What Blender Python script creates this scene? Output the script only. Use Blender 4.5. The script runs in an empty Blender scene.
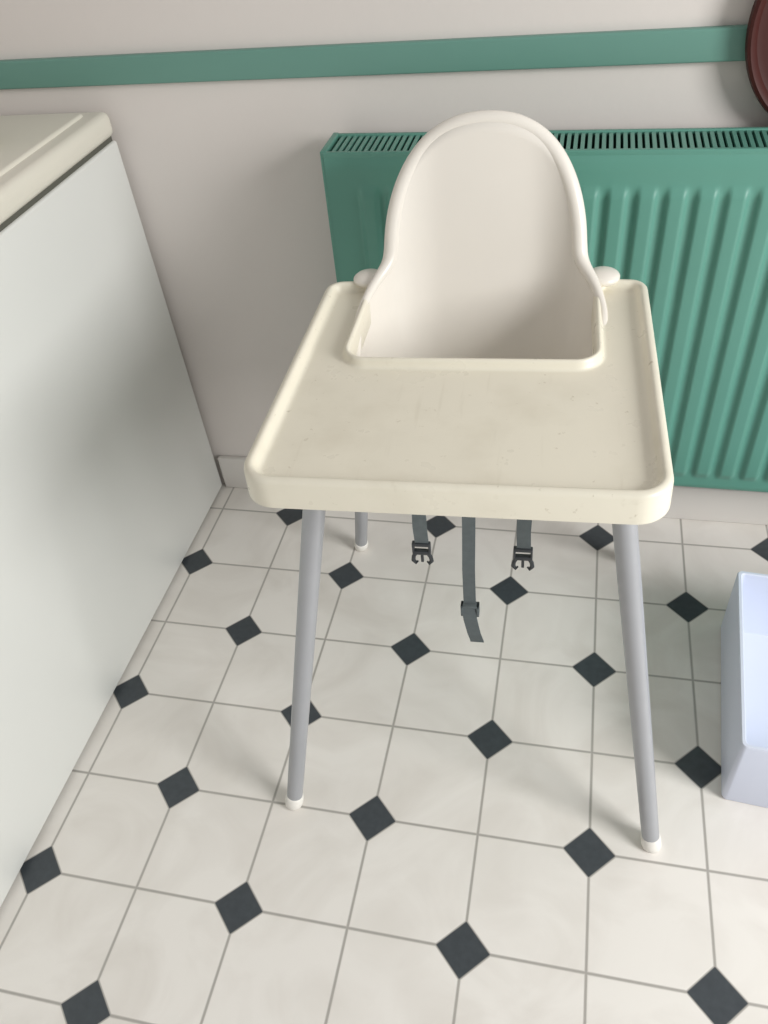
import bpy, bmesh, math
from mathutils import Vector, Matrix
from mathutils.geometry import tessellate_polygon
S=0.165
# ------------------------------------------------------------ helpers
def srgb(r,g,b):
    f=lambda c:(c/12.92 if c<=.04045 else ((c+.055)/1.055)**2.4)
    return (f(r/255),f(g/255),f(b/255),1)
def mat(name,col,rough=.5,spec=.5,var=.0,vscale=8,bump=0,bscale=200,metal=0,specks=None,grime=0):
    m=bpy.data.materials.new(name);m.use_nodes=True
    nt=m.node_tree;b=nt.nodes['Principled BSDF']
    b.inputs['Roughness'].default_value=rough
    b.inputs['Specular IOR Level'].default_value=spec
    b.inputs['Metallic'].default_value=metal
    tc=nt.nodes.new('ShaderNodeTexCoord')
    n=nt.nodes.new('ShaderNodeTexNoise');n.inputs['Scale'].default_value=vscale;n.inputs['Detail'].default_value=4
    nt.links.new(tc.outputs['Object'],n.inputs['Vector'])
    mx=nt.nodes.new('ShaderNodeMix');mx.data_type='RGBA'
    mx.inputs['A'].default_value=tuple(c*(1-var) for c in col[:3])+(1,)
    mx.inputs['B'].default_value=tuple(min(1,c*(1+var)) for c in col[:3])+(1,)
    nt.links.new(n.outputs['Fac'],mx.inputs['Factor'])
    res=mx.outputs['Result']
    def layer(res,scale,lo,hi,amt,colr,stretch=None,rot=0,detail=3,rgh=.6):
        vec=tc.outputs['Object']
        if stretch:
            mp=nt.nodes.new('ShaderNodeMapping');mp.inputs['Scale'].default_value=stretch;mp.inputs['Rotation'].default_value=(0,0,rot)
            nt.links.new(vec,mp.inputs['Vector']);vec=mp.outputs[0]
        n3=nt.nodes.new('ShaderNodeTexNoise');n3.inputs['Scale'].default_value=scale;n3.inputs['Detail'].default_value=detail;n3.inputs['Roughness'].default_value=rgh
        nt.links.new(vec,n3.inputs['Vector'])
        mr=nt.nodes.new('ShaderNodeMapRange');mr.inputs['From Min'].default_value=lo;mr.inputs['From Max'].default_value=hi;mr.inputs['To Max'].default_value=amt
        nt.links.new(n3.outputs['Fac'],mr.inputs['Value'])
        m3=nt.nodes.new('ShaderNodeMix');m3.data_type='RGBA';nt.links.new(mr.outputs[0],m3.inputs['Factor']);nt.links.new(res,m3.inputs['A']);m3.inputs['B'].default_value=colr
        return m3.outputs['Result']
    if specks:
        res=layer(res,11,.5,.75,.18,specks,detail=6,rgh=.55)
        res=layer(res,60,.64,.74,.11,specks,(1,.1,1),.7)
        res=layer(res,95,.68,.78,.55,specks)
        n4=nt.nodes.new('ShaderNodeTexNoise');n4.inputs['Scale'].default_value=22;n4.inputs['Detail'].default_value=8
        nt.links.new(tc.outputs['Object'],n4.inputs['Vector'])
        r4=nt.nodes.new('ShaderNodeMapRange');r4.inputs['From Min'].default_value=.35;r4.inputs['From Max'].default_value=.65;r4.inputs['To Min'].default_value=rough-.06;r4.inputs['To Max'].default_value=rough+.14
        nt.links.new(n4.outputs['Fac'],r4.inputs['Value']);nt.links.new(r4.outputs[0],b.inputs['Roughness'])
    nt.links.new(res,b.inputs['Base Color'])
    if bump:
        n2=nt.nodes.new('ShaderNodeTexNoise');n2.inputs['Scale'].default_value=bscale
        nt.links.new(tc.outputs['Object'],n2.inputs['Vector'])
        bp=nt.nodes.new('ShaderNodeBump');bp.inputs['Strength'].default_value=bump;bp.inputs['Distance'].default_value=.002
        nt.links.new(n2.outputs['Fac'],bp.inputs['Height']);nt.links.new(bp.outputs['Normal'],b.inputs['Normal'])
    return m
def empty(name,loc=(0,0,0),rz=0):
    e=bpy.data.objects.new(name,None);bpy.context.scene.collection.objects.link(e)
    e.location=loc;e.rotation_euler=(0,0,rz);e.empty_display_size=.05
    return e
def obj(name,bm,m,parent=None,smooth=False,angle=None):
    bmesh.ops.recalc_face_normals(bm,faces=bm.faces)
    me=bpy.data.meshes.new(name);bm.to_mesh(me);bm.free()
    me.materials.append(m)
    if smooth or angle:
        for f in me.polygons:f.use_smooth=True
    if angle: me.set_sharp_from_angle(angle=math.radians(angle))
    ob=bpy.data.objects.new(name,me);bpy.context.scene.collection.objects.link(ob)
    if parent: ob.parent=parent
    return ob
def merge(bm,t,M=None):
    if M is not None: t.transform(M)
    me=bpy.data.meshes.new('tmp');t.to_mesh(me);t.free();bm.from_mesh(me);bpy.data.meshes.remove(me)
def add_box(bm,x0,x1,y0,y1,z0,z1,bev=0,seg=3):
    t=bmesh.new()
    bmesh.ops.create_cube(t,size=1)
    for v in t.verts:
        v.co=Vector((x0+(v.co.x+.5)*(x1-x0),y0+(v.co.y+.5)*(y1-y0),z0+(v.co.z+.5)*(z1-z0)))
    if bev: bmesh.ops.bevel(t,geom=t.edges[:],offset=bev,segments=seg,profile=.5,affect='EDGES')
    merge(bm,t)
def box(name,x0,x1,y0,y1,z0,z1,m,parent=None,bev=0,seg=3):
    bm=bmesh.new();add_box(bm,x0,x1,y0,y1,z0,z1,bev,seg)
    return obj(name,bm,m,parent,angle=35 if bev else None)
def fill(bm,vs):
    for tri in tessellate_polygon([[v.co for v in vs]]):
        try: bm.faces.new([vs[i] for i in tri])
        except ValueError: pass
def tube(bm,pts,rads,n=20,closed=False,caps=True):
    pts=[Vector(q) for q in pts];N=len(pts)
    if not hasattr(rads,'__len__'): rads=[rads]*N
    rings=[];up=None
    for i in range(N):
        if closed: d=pts[(i+1)%N]-pts[i-1]
        else: d=pts[min(i+1,N-1)]-pts[max(i-1,0)]
        d.normalize()
        if up is None:
            up=Vector((0,0,1)) if abs(d.z)<.9 else Vector((1,0,0))
        a=(up-d*up.dot(d));a.normalize();up=a;b=d.cross(a)
        rings.append([bm.verts.new(pts[i]+rads[i]*(a*math.cos(2*math.pi*k/n)+b*math.sin(2*math.pi*k/n))) for k in range(n)])
    for i in range(N if closed else N-1):
        r0=rings[i];r1=rings[(i+1)%N]
        for k in range(n): bm.faces.new((r0[k],r0[(k+1)%n],r1[(k+1)%n],r1[k]))
    if caps and not closed:
        bm.faces.new(rings[0]);bm.faces.new(rings[-1])
# ------------------------------------------------------------ materials
M_wall=mat('wall_paint',srgb(218,212,207),.85,.2,.02,3,.15,60)
M_teal=mat('teal_gloss_paint',srgb(104,148,136),.42,.4,.04,6,.05,80)
M_rad=mat('radiator_teal_enamel',srgb(94,149,134),.38,.45,.04,5)
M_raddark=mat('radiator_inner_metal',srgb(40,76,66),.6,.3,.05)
M_base=mat('baseboard_white_gloss',srgb(218,214,209),.4,.4,.02)
M_freez=mat('white_enamel_panel',srgb(220,221,217),.38,.4,.015,4)
M_lid=mat('cream_lid_plastic',srgb(222,218,205),.35,.45,.02,6)
M_seam=mat('rubber_seal',srgb(92,92,84),.7,.2)
M_chair=mat('chair_plastic_white',srgb(231,226,217),.27,.5,.015,10)
M_tray=mat('chair_plastic_cream',srgb(228,223,206),.33,.5,.02,16,specks=srgb(168,156,128))
M_leg=mat('leg_silver_lacquer',srgb(168,170,174),.4,.5,.05,30,0,200,.25)
M_foot=mat('foot_cap_plastic',srgb(232,229,222),.4,.5)
M_strap=mat('grey_webbing',srgb(104,112,114),.85,.2,.15,120,.6,900)
M_buckle=mat('dark_buckle_plastic',srgb(52,56,60),.4,.5,.05)
M_box=mat('blue_white_plastic',srgb(212,218,234),.45,.4,.01)
M_disc=mat('red_brown_wood',srgb(68,32,28),.55,.25,.2,14)
# floor
def floor_mat():
    m=bpy.data.materials.new('vinyl_tile_floor');m.use_nodes=True;nt=m.node_tree;b=nt.nodes['Principled BSDF']
    L=nt.links.new
    tc=nt.nodes.new('ShaderNodeTexCoord');sp=nt.nodes.new('ShaderNodeSeparateXYZ');L(tc.outputs['Object'],sp.inputs[0])
    def mth(op,a,b_=None,c=None):
        n=nt.nodes.new('ShaderNodeMath');n.operation=op
        for i,v in enumerate((a,b_,c)):
            if v is None: continue
            if isinstance(v,(int,float)): n.inputs[i].default_value=v
            else: L(v,n.inputs[i])
        return n.outputs[0]
    u=mth('DIVIDE',sp.outputs[0],S);v=mth('DIVIDE',sp.outputs[1],S)
    ru=mth('ROUND',u);rv=mth('ROUND',v)
    fu=mth('ABSOLUTE',mth('SUBTRACT',u,ru));fv=mth('ABSOLUTE',mth('SUBTRACT',v,rv))
    par=mth('ABSOLUTE',mth('SUBTRACT',mth('ADD',ru,rv),mth('MULTIPLY',mth('ROUND',mth('MULTIPLY',mth('ADD',ru,rv),.5)),2)))
    even=mth('LESS_THAN',par,.5)
    d=mth('ADD',fu,fv)
    def soft(x,edge,w): # 1 inside (<edge)
        n=nt.nodes.new('ShaderNodeMapRange');L(x,n.inputs['Value']);n.inputs['From Min'].default_value=edge-w;n.inputs['From Max'].default_value=edge+w
        n.inputs['To Min'].default_value=1;n.inputs['To Max'].default_value=0;n.interpolation_type='SMOOTHSTEP';return n.outputs[0]
    dia=mth('MULTIPLY',soft(d,.226,.007),even)
    halo=mth('MULTIPLY',soft(d,.241,.008),even)
    line=soft(mth('MINIMUM',fu,fv),.0115,.008)
    grout=mth('MAXIMUM',line,halo)
    n1=nt.nodes.new('ShaderNodeTexNoise');n1.inputs['Scale'].default_value=6;n1.inputs['Detail'].default_value=7;n1.inputs['Distortion'].default_value=1.4
    L(tc.outputs['Object'],n1.inputs['Vector'])
    cr=nt.nodes.new('ShaderNodeValToRGB');L(n1.outputs['Fac'],cr.inputs[0])
    cr.color_ramp.elements[0].position=.3;cr.color_ramp.elements[0].color=srgb(221,216,209)
    cr.color_ramp.elements[1].position=.6;cr.color_ramp.elements[1].color=srgb(233,229,223)
    n2=nt.nodes.new('ShaderNodeTexNoise');n2.inputs['Scale'].default_value=90;L(tc.outputs['Object'],n2.inputs['Vector'])
    cd=nt.nodes.new('ShaderNodeValToRGB');L(n2.outputs['Fac'],cd.inputs[0])
    cd.color_ramp.elements[0].color=srgb(56,61,66);cd.color_ramp.elements[1].color=srgb(72,78,82)
    m1=nt.nodes.new('ShaderNodeMix');m1.data_type='RGBA';L(grout,m1.inputs['Factor']);L(cr.outputs[0],m1.inputs['A']);m1.inputs['B'].default_value=srgb(170,166,160)
    m2=nt.nodes.new('ShaderNodeMix');m2.data_type='RGBA';L(dia,m2.inputs['Factor']);L(m1.outputs['Result'],m2.inputs['A']);L(cd.outputs[0],m2.inputs['B'])
    L(m2.outputs['Result'],b.inputs['Base Color'])
    b.inputs['Roughness'].default_value=.38;b.inputs['Specular IOR Level'].default_value=.4
    bp=nt.nodes.new('ShaderNodeBump');bp.inputs['Strength'].default_value=.3;bp.inputs['Distance'].default_value=.001
    L(mth('SUBTRACT',1,grout),bp.inputs['Height']);L(bp.outputs['Normal'],b.inputs['Normal'])
    return m
M_floor=floor_mat()
# ------------------------------------------------------------ room shell
YW=.91
box('floor',-.9,3.2,-2.6,YW+.1,-.05,0,M_floor)
box('wall_back',-.9,3.2,YW,YW+.1,0,2.4,M_wall)
box('wall_left',-1.0,-.9,-2.6,YW+.1,0,2.4,M_wall)
bm=bmesh.new();add_box(bm,-.02,3.2,YW-.014,YW,0,.088,.004)
obj('baseboard_back',bm,M_base,angle=35)
bm=bmesh.new();add_box(bm,-.9,3.2,YW-.014,YW,.862,.904,.003)
tr=obj('trim_1',bm,M_teal,angle=35);tr.rotation_euler=(0,math.radians(.3),0);tr.location=(0,0,.0015)
# ------------------------------------------------------------ freezer
fz=empty('chest_freezer',(-.34,.27,0))
def L0(name,x0,x1,y0,y1,z0,z1,m,bev): # world coords -> local
    return box(name,x0+.34,x1+.34,y0-.27,y1-.27,z0,z1,m,fz,bev)
L0('cabinet_body',-.66,-.024,-.36,.895,.008,.782,M_freez,.005)
L0('plinth',-.64,-.034,-.34,.885,0,.014,M_seam,0)
L0('lid_seal',-.652,-.029,-.352,.889,.778,.790,M_seam,0)
L0('lid',-.665,-.021,-.365,.895,.789,.829,M_lid,.012)
L0('lid_raised_panel',-.64,-.052,-.33,.866,.822,.834,M_lid,.005)
# small dish on the lid
bm=bmesh.new()
prof=[(.03,.004),(.036,.012),(.045,.028),(.047,.030),(.049,.028),(.041,.008),(.034,0)]
n=40;rings=[]
for r,z in prof:
    rings.append([bm.verts.new((r*math.cos(2*math.pi*k/n),r*math.sin(2*math.pi*k/n),z)) for k in range(n)])
for a,b in zip(rings,rings[1:]):
    for k in range(n): bm.faces.new((a[k],a[(k+1)%n],b[(k+1)%n],b[k]))
bm.faces.new(rings[0]);bm.faces.new(rings[-1])
d=obj('small_dish',bm,M_lid,angle=40);d.location=(-.160,.70,.834)
# ------------------------------------------------------------ radiator
rad=empty('panel_radiator',(.357,.795,.182));rad.rotation_euler=(0,math.radians(.75),0)
RW=1.6;RH=.604;RD=.085
pitch=.0405
def ridge(x,z):
    x0=.045
    if x<x0 or x>RW-x0: return 0
    t=((x-x0)%pitch)/pitch
    a=abs(t-.5)*2 # 0 centre of ridge ..1 valley
    hgt=min(1,max(0,(.80-a)/.34))
    hgt=hgt*hgt*(3-2*hgt)
    e=min(z-.024,RH-.045-z)
    e=min(1,max(0,e/.022)); e=e*e*(3-2*e)
    return .007*hgt*e
bm=bmesh.new()
xs=[0,.02]
x=.045
while x<RW-.045:
    xs.append(x);x+=pitch/12
xs+= [RW-.02,RW]
zs=[0,.006,.014,.024]+[.024+.022*i/6 for i in range(1,7)]+[.1,.3,.5]+[RH-.045-.022*i/6 for i in range(6,-1,-1)]+[RH-.03,RH-.006,RH]
grid=[]
for z in zs:
    row=[]
    for x in xs:
        ed=min(z,RH-z);yy=0
        if ed<.006: yy=.005*(1-ed/.006)
        row.append(bm.verts.new((x,yy-ridge(x,z),z)))
    grid.append(row)
for a,b in zip(grid,grid[1:]):
    for i in range(len(xs)-1): bm.faces.new((a[i],a[i+1],b[i+1],b[i]))
obj('front_panel',bm,M_rad,rad,angle=50)
bm=bmesh.new()
add_box(bm,.004,RW,.008,.012,.004,RH-.010)
add_box(bm,.004,RW,RD-.012,RD-.004,.004,RH-.004)
add_box(bm,.004,RW,.012,RD-.012,RH-.05,RH-.045)
obj('rear_panels',bm,M_raddark,rad)
bm=bmesh.new()
add_box(bm,-.006,.004,.002,RD,.0,RH+.002,.002)
add_box(bm,RW-.004,RW+.006,.002,RD,.0,RH+.002,.002)
add_box(bm,-.002,RW,.0,.008,RH-.008,RH+.001,.002)
add_box(bm,-.002,RW,RD-.008,RD,RH-.008,RH+.001,.002)
obj('side_and_top_casing',bm,M_rad,rad,angle=40)
bm=bmesh.new()
x=.010
while x<RW-.01:
    add_box(bm,x,x+.0056,.006,RD-.006,RH-.006,RH-.001)
    x+=.0098
obj('top_grille',bm,M_rad,rad)
bm=bmesh.new()
add_box(bm,.25,.29,RD-.004,YW-.795,.1,.5);add_box(bm,1.3,1.34,RD-.004,YW-.795,.1,.5)
obj('wall_brackets',bm,M_base,rad)
# ------------------------------------------------------------ high chair
ch=empty('high_chair',(.6285,.465,0),math.radians(2.25))
for i,(sx,sy) in enumerate([(-1,-1),(1,-1),(-1,1),(1,1)]):
    foot=Vector((.274*sx,.288*sy,0));top=Vector((.187*sx,.159*sy,.53))
    dirv=(top-foot).normalized()
    bm=bmesh.new()
    tube(bm,[foot+dirv*.022,foot+dirv*.03,top-dirv*.1,top+dirv*.05],[.0122,.0125,.0140,.0145],28)
    obj('leg_%d'%(i+1),bm,M_leg,ch,angle=40)
    bm=bmesh.new()
    tube(bm,[foot+Vector((0,0,.0)),foot+Vector((0,0,.003))+dirv*.001,foot+dirv*.009,foot+dirv*.022,foot+dirv*.024],[.0105,.0135,.0145,.0142,.0125],28)
    obj('foot_cap_%d'%(i+1),bm,M_foot,ch,angle=50)
    bm=bmesh.new()
    tube(bm,[top+dirv*.018,top+dirv*.022,top+dirv*.07],[.0165,.0185,.022],28)
    obj('leg_socket_%d'%(i+1),bm,M_chair,ch,angle=50)
# seat tub
wx,yf,yb=.158,-.125,.150
rb,rf=.10,.045
zarm=.672;zsh=.692;ztop=.866;xa=.1245
def sm(a,b,x):
    t=min(1,max(0,(x-a)/(b-a)));return t*t*(3-2*t)
def yback(x):
    ax=abs(x)
    if ax<=wx-rb: return yb
    return yb-rb+math.sqrt(max(0,rb*rb-(ax-(wx-rb))**2))
loop=[]
nA=90;nn=2.25
for i in range(nA+1):
    th=math.pi*i/nA
    c,s=math.cos(th),math.sin(th)
    x=xa*math.copysign(abs(c)**(2/nn),c);z=zsh+.012+(ztop-zsh-.012)*abs(s)**(2/nn)
    loop.append([x,yback(x),z])
left=[]
for i in range(1,15):
    t=i/14;ang0=math.acos((xa-(wx-rb))/rb)
    a=ang0*(1-t)
    x=(wx-rb)+rb*math.cos(a);y=yb-rb+rb*math.sin(a)
    left.append([-x,y,zarm+(zsh-zarm)*(1-sm(0,1,t))+.012*(1-t)**2])
for i in range(1,20):
    y=(yb-rb)+(yf+rf-(yb-rb))*i/19
    left.append([-wx,y,zarm-.020*sm(0,.35,i/19)])
for i in range(1,10):
    a=math.pi/2*i/9
    left.append([-(wx-rf)-rf*math.cos(a),yf+rf-rf*math.sin(a),zarm-.020-.07*sm(0,1,i/9)])
left2=[[-(wx-rf)*(1-i/10),yf,zarm-.09-.03*sm(0,1,i/10)] for i in range(1,11)]
right=[[-q[0],q[1],q[2]] for q in reversed(left+left2[:-1])]
loop=loop+left+left2+right
N=len(loop)
for it in range(8):
    nl=[]
    for i in range(N):
        nl.append([loop[i][c]*.5+.25*(loop[i-1][c]+loop[(i+1)%N][c]) for c in range(3)])
    loop=nl
zfl=.505
def tubpt(x,y,z):
    f=.86+.14*sm(zfl,zarm,z)
    rr=.035;k=1
    if z<zfl+rr:
        t=(zfl+rr-z)/rr
        k=1-.20*(1-math.sqrt(max(0,1-t*t)))
    bk=sm(-.02,.10,y)
    g=1-.055*(1-sm(-.02,.07,y)) # narrower in front so the tray covers the arm rims
    X=x*f*k*g;Y=y*f*k+bk*(.02*sm(zfl,.7,z)+.20*max(0,z-.66))
    return Vector((X,Y,z))
bm=bmesh.new()
K=28
rows=[]
for k in range(K+1):
    rows.append([bm.verts.new(tubpt(q[0],q[1],zfl+(q[2]-zfl)*((k/K)**1.3))) for q in loop])
for a,b in zip(rows,rows[1:]):
    for i in range(N): bm.faces.new((a[i],a[(i+1)%N],b[(i+1)%N],b[i]))
prev=rows[0]
for f in (.8,.5,.2):
    cur=[bm.verts.new((v.co.x*f,v.co.y*f,zfl-.002*(1-f))) for v in rows[0]]
    for i in range(N): bm.faces.new((prev[i],prev[(i+1)%N],cur[(i+1)%N],cur[i]))
    prev=cur
bm.faces.new(prev)
bmesh.ops.remove_doubles(bm,verts=bm.verts,dist=.0001)
tub=obj('seat_shell',bm,M_chair,ch,smooth=True)
so=tub.modifiers.new('thick','SOLIDIFY');so.thickness=.006;so.offset=0
bm=bmesh.new()
pts=[];rr=[]
for q in loop:
    h=sm(zarm,zarm+.05,q[2])
    pts.append(tubpt(*q)+Vector((0,.0068*h,-.003)))
    rr.append(.0055+.0050*h)
rp=[pts[0]];rq=[rr[0]]
for a,b in zip(pts[1:],rr[1:]):
    if (a-rp[-1]).length>.004: rp.append(a);rq.append(b)
tube(bm,rp,rq,16,closed=True)
obj('seat_rim',bm,M_chair,ch,smooth=True)
for nm,sx in (('arm_flange_1',-1),('arm_flange_2',1)):
    bm=bmesh.new();add_box(bm,min(sx*.150,sx*.196),max(sx*.150,sx*.196),-.13,.140,.645,.662,.008,4)
    obj(nm,bm,M_chair,ch,angle=40)
    bm=bmesh.new()
    t_=bmesh.new();bmesh.ops.create_uvsphere(t_,u_segments=32,v_segments=20,radius=1)
    for v in t_.verts: v.co=Vector((sx*.157+v.co.x*.022,.152+v.co.y*.022,.682+v.co.z*.0095))
    merge(bm,t_)
    obj(nm.replace('flange','end_knob'),bm,M_chair,ch,smooth=True)
bm=bmesh.new();add_box(bm,-.155,.155,-.10,.16,.497,.508,.005);obj('seat_underside',bm,M_chair,ch,angle=40)
# ---- tray
def rounded(poly,nseg=10):
    out=[];n=len(poly)
    for i in range(n):
        x,y,r,w=poly[i];P=Vector((x,y));A=Vector(poly[i-1][:2]);B=Vector(poly[(i+1)%n][:2])
        a=(A-P).normalized();b=(B-P).normalized()
        half=a.angle(b)/2
        cen=P+(a+b).normalized()*(r/math.sin(half));tl=r/math.tan(half)
        p0=P+a*tl-cen;p1=P+b*tl-cen
        a0=math.atan2(p0.y,p0.x);a1=math.atan2(p1.y,p1.x)
        da=(a1-a0+math.pi)%(2*math.pi)-math.pi
        cross=(P-A).x*(B-P).y-(P-A).y*(B-P).x
        for k in range(nseg+1):
            an=a0+da*k/nseg
            nrm=Vector((math.cos(an),math.sin(an)))
            pos=cen+r*nrm
            if cross>0: nrm=-nrm
            out.append((pos,nrm,w))
    return out
poly=[(-.221,-.277,.036,1),(.214,-.277,.036,1),(.213,.150,.024,1),(.145,.150,.018,.66),(.145,-.042,.024,.66),(-.150,-.042,.024,.66),(-.148,.150,.018,.66),(-.215,.150,.024,1)]
ol=rounded(poly)
prof=[(.004,-.036),(.001,-.038),(-.001,-.036),(.0,-.006),(.001,-.003),(.003,-.0008),(.006,0),(.008,0),(.010,-.001),(.012,-.004),(.014,-.0085),(.0165,-.0108),(.0195,-.0115),(.0225,-.0115)]
ZT=.681
bm=bmesh.new();rings=[]
for d,z in prof:
    rings.append([bm.verts.new((q.x+nr.x*d*w,q.y+nr.y*d*w,ZT+z)) for q,nr,w in ol])
n=len(ol)
for a,b in zip(rings,rings[1:]):
    for i in range(n): bm.faces.new((a[i],a[(i+1)%n],b[(i+1)%n],b[i]))
fill(bm,rings[-1])
low=[bm.verts.new((q.x+nr.x*.004*w,q.y+nr.y*.004*w,ZT-.015)) for q,nr,w in ol]
for i in range(n): bm.faces.new((rings[0][i],rings[0][(i+1)%n],low[(i+1)%n],low[i]))
fill(bm,low)
obj('tray',bm,M_tray,ch,angle=40)
# ---- straps
def ribbon(bm,pts,w,th=.0018,ax=Vector((1,0,0))):
    pts=[Vector(q) for q in pts];rows=[]
    for i,q in enumerate(pts):
        d=(pts[min(i+1,len(pts)-1)]-pts[max(i-1,0)]).normalized()
        nn_=d.cross(ax).normalized()
        rows.append([bm.verts.new(q+ax*w/2*s1+nn_*th/2*s2) for s1,s2 in ((-1,-1),(1,-1),(1,1),(-1,1))])
    for a,b in zip(rows,rows[1:]):
        for k in range(4): bm.faces.new((a[k],a[(k+1)%4],b[(k+1)%4],b[k]))
    bm.faces.new(rows[0]);bm.faces.new(rows[-1])
def buckle(cx,cy,ztop):
    bm=bmesh.new()
    add_box(bm,cx-.013,cx+.013,cy-.004,cy+.004,ztop-.006,ztop,.0015)
    add_box(bm,cx-.013,cx-.010,cy-.004,cy+.004,ztop-.018,ztop-.002,.001)
    add_box(bm,cx+.010,cx+.013,cy-.004,cy+.004,ztop-.018,ztop-.002,.001)
    add_box(bm,cx-.013,cx+.013,cy-.004,cy+.004,ztop-.022,ztop-.015,.0015)
    for s in (-1,1):
        tube(bm,[(cx+s*.008,cy,ztop-.020),(cx+s*.012,cy,ztop-.028),(cx+s*.013,cy,ztop-.036),(cx+s*.009,cy,ztop-.042),(cx+s*.007,cy,ztop-.038)],[.003,.003,.0032,.0025,.0015],8)
    add_box(bm,cx-.002,cx+.002,cy-.002,cy+.002,ztop-.038,ztop-.02,.0008)
    return bm
for i,cx in enumerate((-.070,.070)):
    bm=bmesh.new();ribbon(bm,[(cx,-.085,.505),(cx+.001,-.087,.47),(cx,-.088,.44),(cx+.001,-.086,.402)],.019)
    ribbon(bm,[(cx,-.083,.46),(cx,-.0835,.43),(cx+.001,-.0845,.402)],.019)
    obj('side_strap_%d'%(i+1),bm,M_strap,ch)
    obj('side_buckle_%d'%(i+1),buckle(cx,-.086,.408),M_buckle,ch,angle=40)
bm=bmesh.new()
ribbon(bm,[(-.002,-.085,.505),(-.003,-.087,.44),(-.005,-.088,.36),(-.005,-.088,.30),(-.004,-.089,.255),(.001,-.088,.215),(.003,-.088,.198)],.018)
ribbon(bm,[(-.007,-.092,.285),(-.004,-.097,.26),(.001,-.095,.225),(.005,-.090,.2)],.020)
obj('crotch_strap',bm,M_strap,ch)
bm=bmesh.new()
for z in (.284,.266): add_box(bm,-.018,.009,-.096,-.084,z,z+.004,.001)
add_box(bm,-.018,-.014,-.096,-.084,.266,.288,.001);add_box(bm,.005,.009,-.096,-.084,.266,.288,.001)
obj('strap_slider',bm,M_strap,ch,angle=40)
# ------------------------------------------------------------ storage box (open topped, inside visible)
sb=empty('plastic_storage_box',(1.017,.279,0),math.radians(-4.6))
bm=bmesh.new()
W_,D_,H_=.42,.345,.150
def rrect(x0,x1,y0,y1,r,z,n=6):
    out=[]
    for cx,cy,a0 in ((x1-r,y0+r,-90),(x1-r,y1-r,0),(x0+r,y1-r,90),(x0+r,y0+r,180)):
        for k in range(n+1):
            a=math.radians(a0+90*k/n);out.append((cx+r*math.cos(a),cy+r*math.sin(a),z))
    return out
secs=[(.004,.0,.008),(.001,.002,.008),(.000,.006,.008),(.001,H_-.003,.008),(.0025,H_,.008),(.0065,H_,.007),(.0080,H_-.002,.007),(.011,.012,.008),(.013,.006,.008),(.017,.004,.008)]
rs=[]
for ins,z,r in secs:
    rs.append([bm.verts.new(c) for c in rrect(ins,W_-ins,ins,D_-ins,r,z)])
for a,b in zip(rs,rs[1:]):
    for i in range(len(a)): bm.faces.new((a[i],a[(i+1)%len(a)],b[(i+1)%len(a)],b[i]))
bm.faces.new(rs[0]);bm.faces.new(rs[-1])
obj('open_tub',bm,M_box,sb,angle=35)
# ------------------------------------------------------------ round wooden tray hung on wall
bm=bmesh.new();n=72
prof=[(.135,0),(.142,.004),(.145,.014),(.143,.022),(.139,.024),(.134,.021),(.130,.012),(.122,.009)]
rings=[[bm.verts.new((r*math.cos(2*math.pi*k/n),-y,r*math.sin(2*math.pi*k/n))) for k in range(n)] for r,y in prof]
for a,b in zip(rings,rings[1:]):
    for k in range(n): bm.faces.new((a[k],a[(k+1)%n],b[(k+1)%n],b[k]))
bm.faces.new(rings[0]);bm.faces.new(rings[-1])
t=obj('round_wooden_tray',bm,M_disc,angle=40);t.location=(1.085,YW-.014,.903)
# ------------------------------------------------------------ light
def area(name,loc,target,sx,sy,en,col):
    l=bpy.data.lights.new(name,'AREA');l.shape='RECTANGLE';l.size=sx;l.size_y=sy;l.energy=en;l.color=col
    o=bpy.data.objects.new(name,l);bpy.context.scene.collection.objects.link(o)
    o.location=loc;o.rotation_euler=(Vector(target)-Vector(loc)).to_track_quat('-Z','Y').to_euler()
    return o
area('window_light',(2.8,-.6,1.5),(.4,.2,.1),1.0,1.1,66,(1,.995,.985))
w=bpy.data.worlds.new('World');bpy.context.scene.world=w;w.use_nodes=True
w.node_tree.nodes['Background'].inputs[0].default_value=(1,.992,.985,1);w.node_tree.nodes['Background'].inputs[1].default_value=.41
# ------------------------------------------------------------ camera
cam=bpy.data.cameras.new('Camera');co=bpy.data.objects.new('Camera',cam);bpy.context.scene.collection.objects.link(co)
co.location=(0.748655,-0.392932,1.204735);co.rotation_euler=(0.8203412,0.0951031,0.2072755)
cam.sensor_fit='VERTICAL';cam.sensor_height=24;cam.lens=807.88/1024*24;cam.clip_start=.01
bpy.context.scene.camera=co
vs=bpy.context.scene.view_settings;vs.view_transform='Standard';vs.look='None';vs.exposure=0
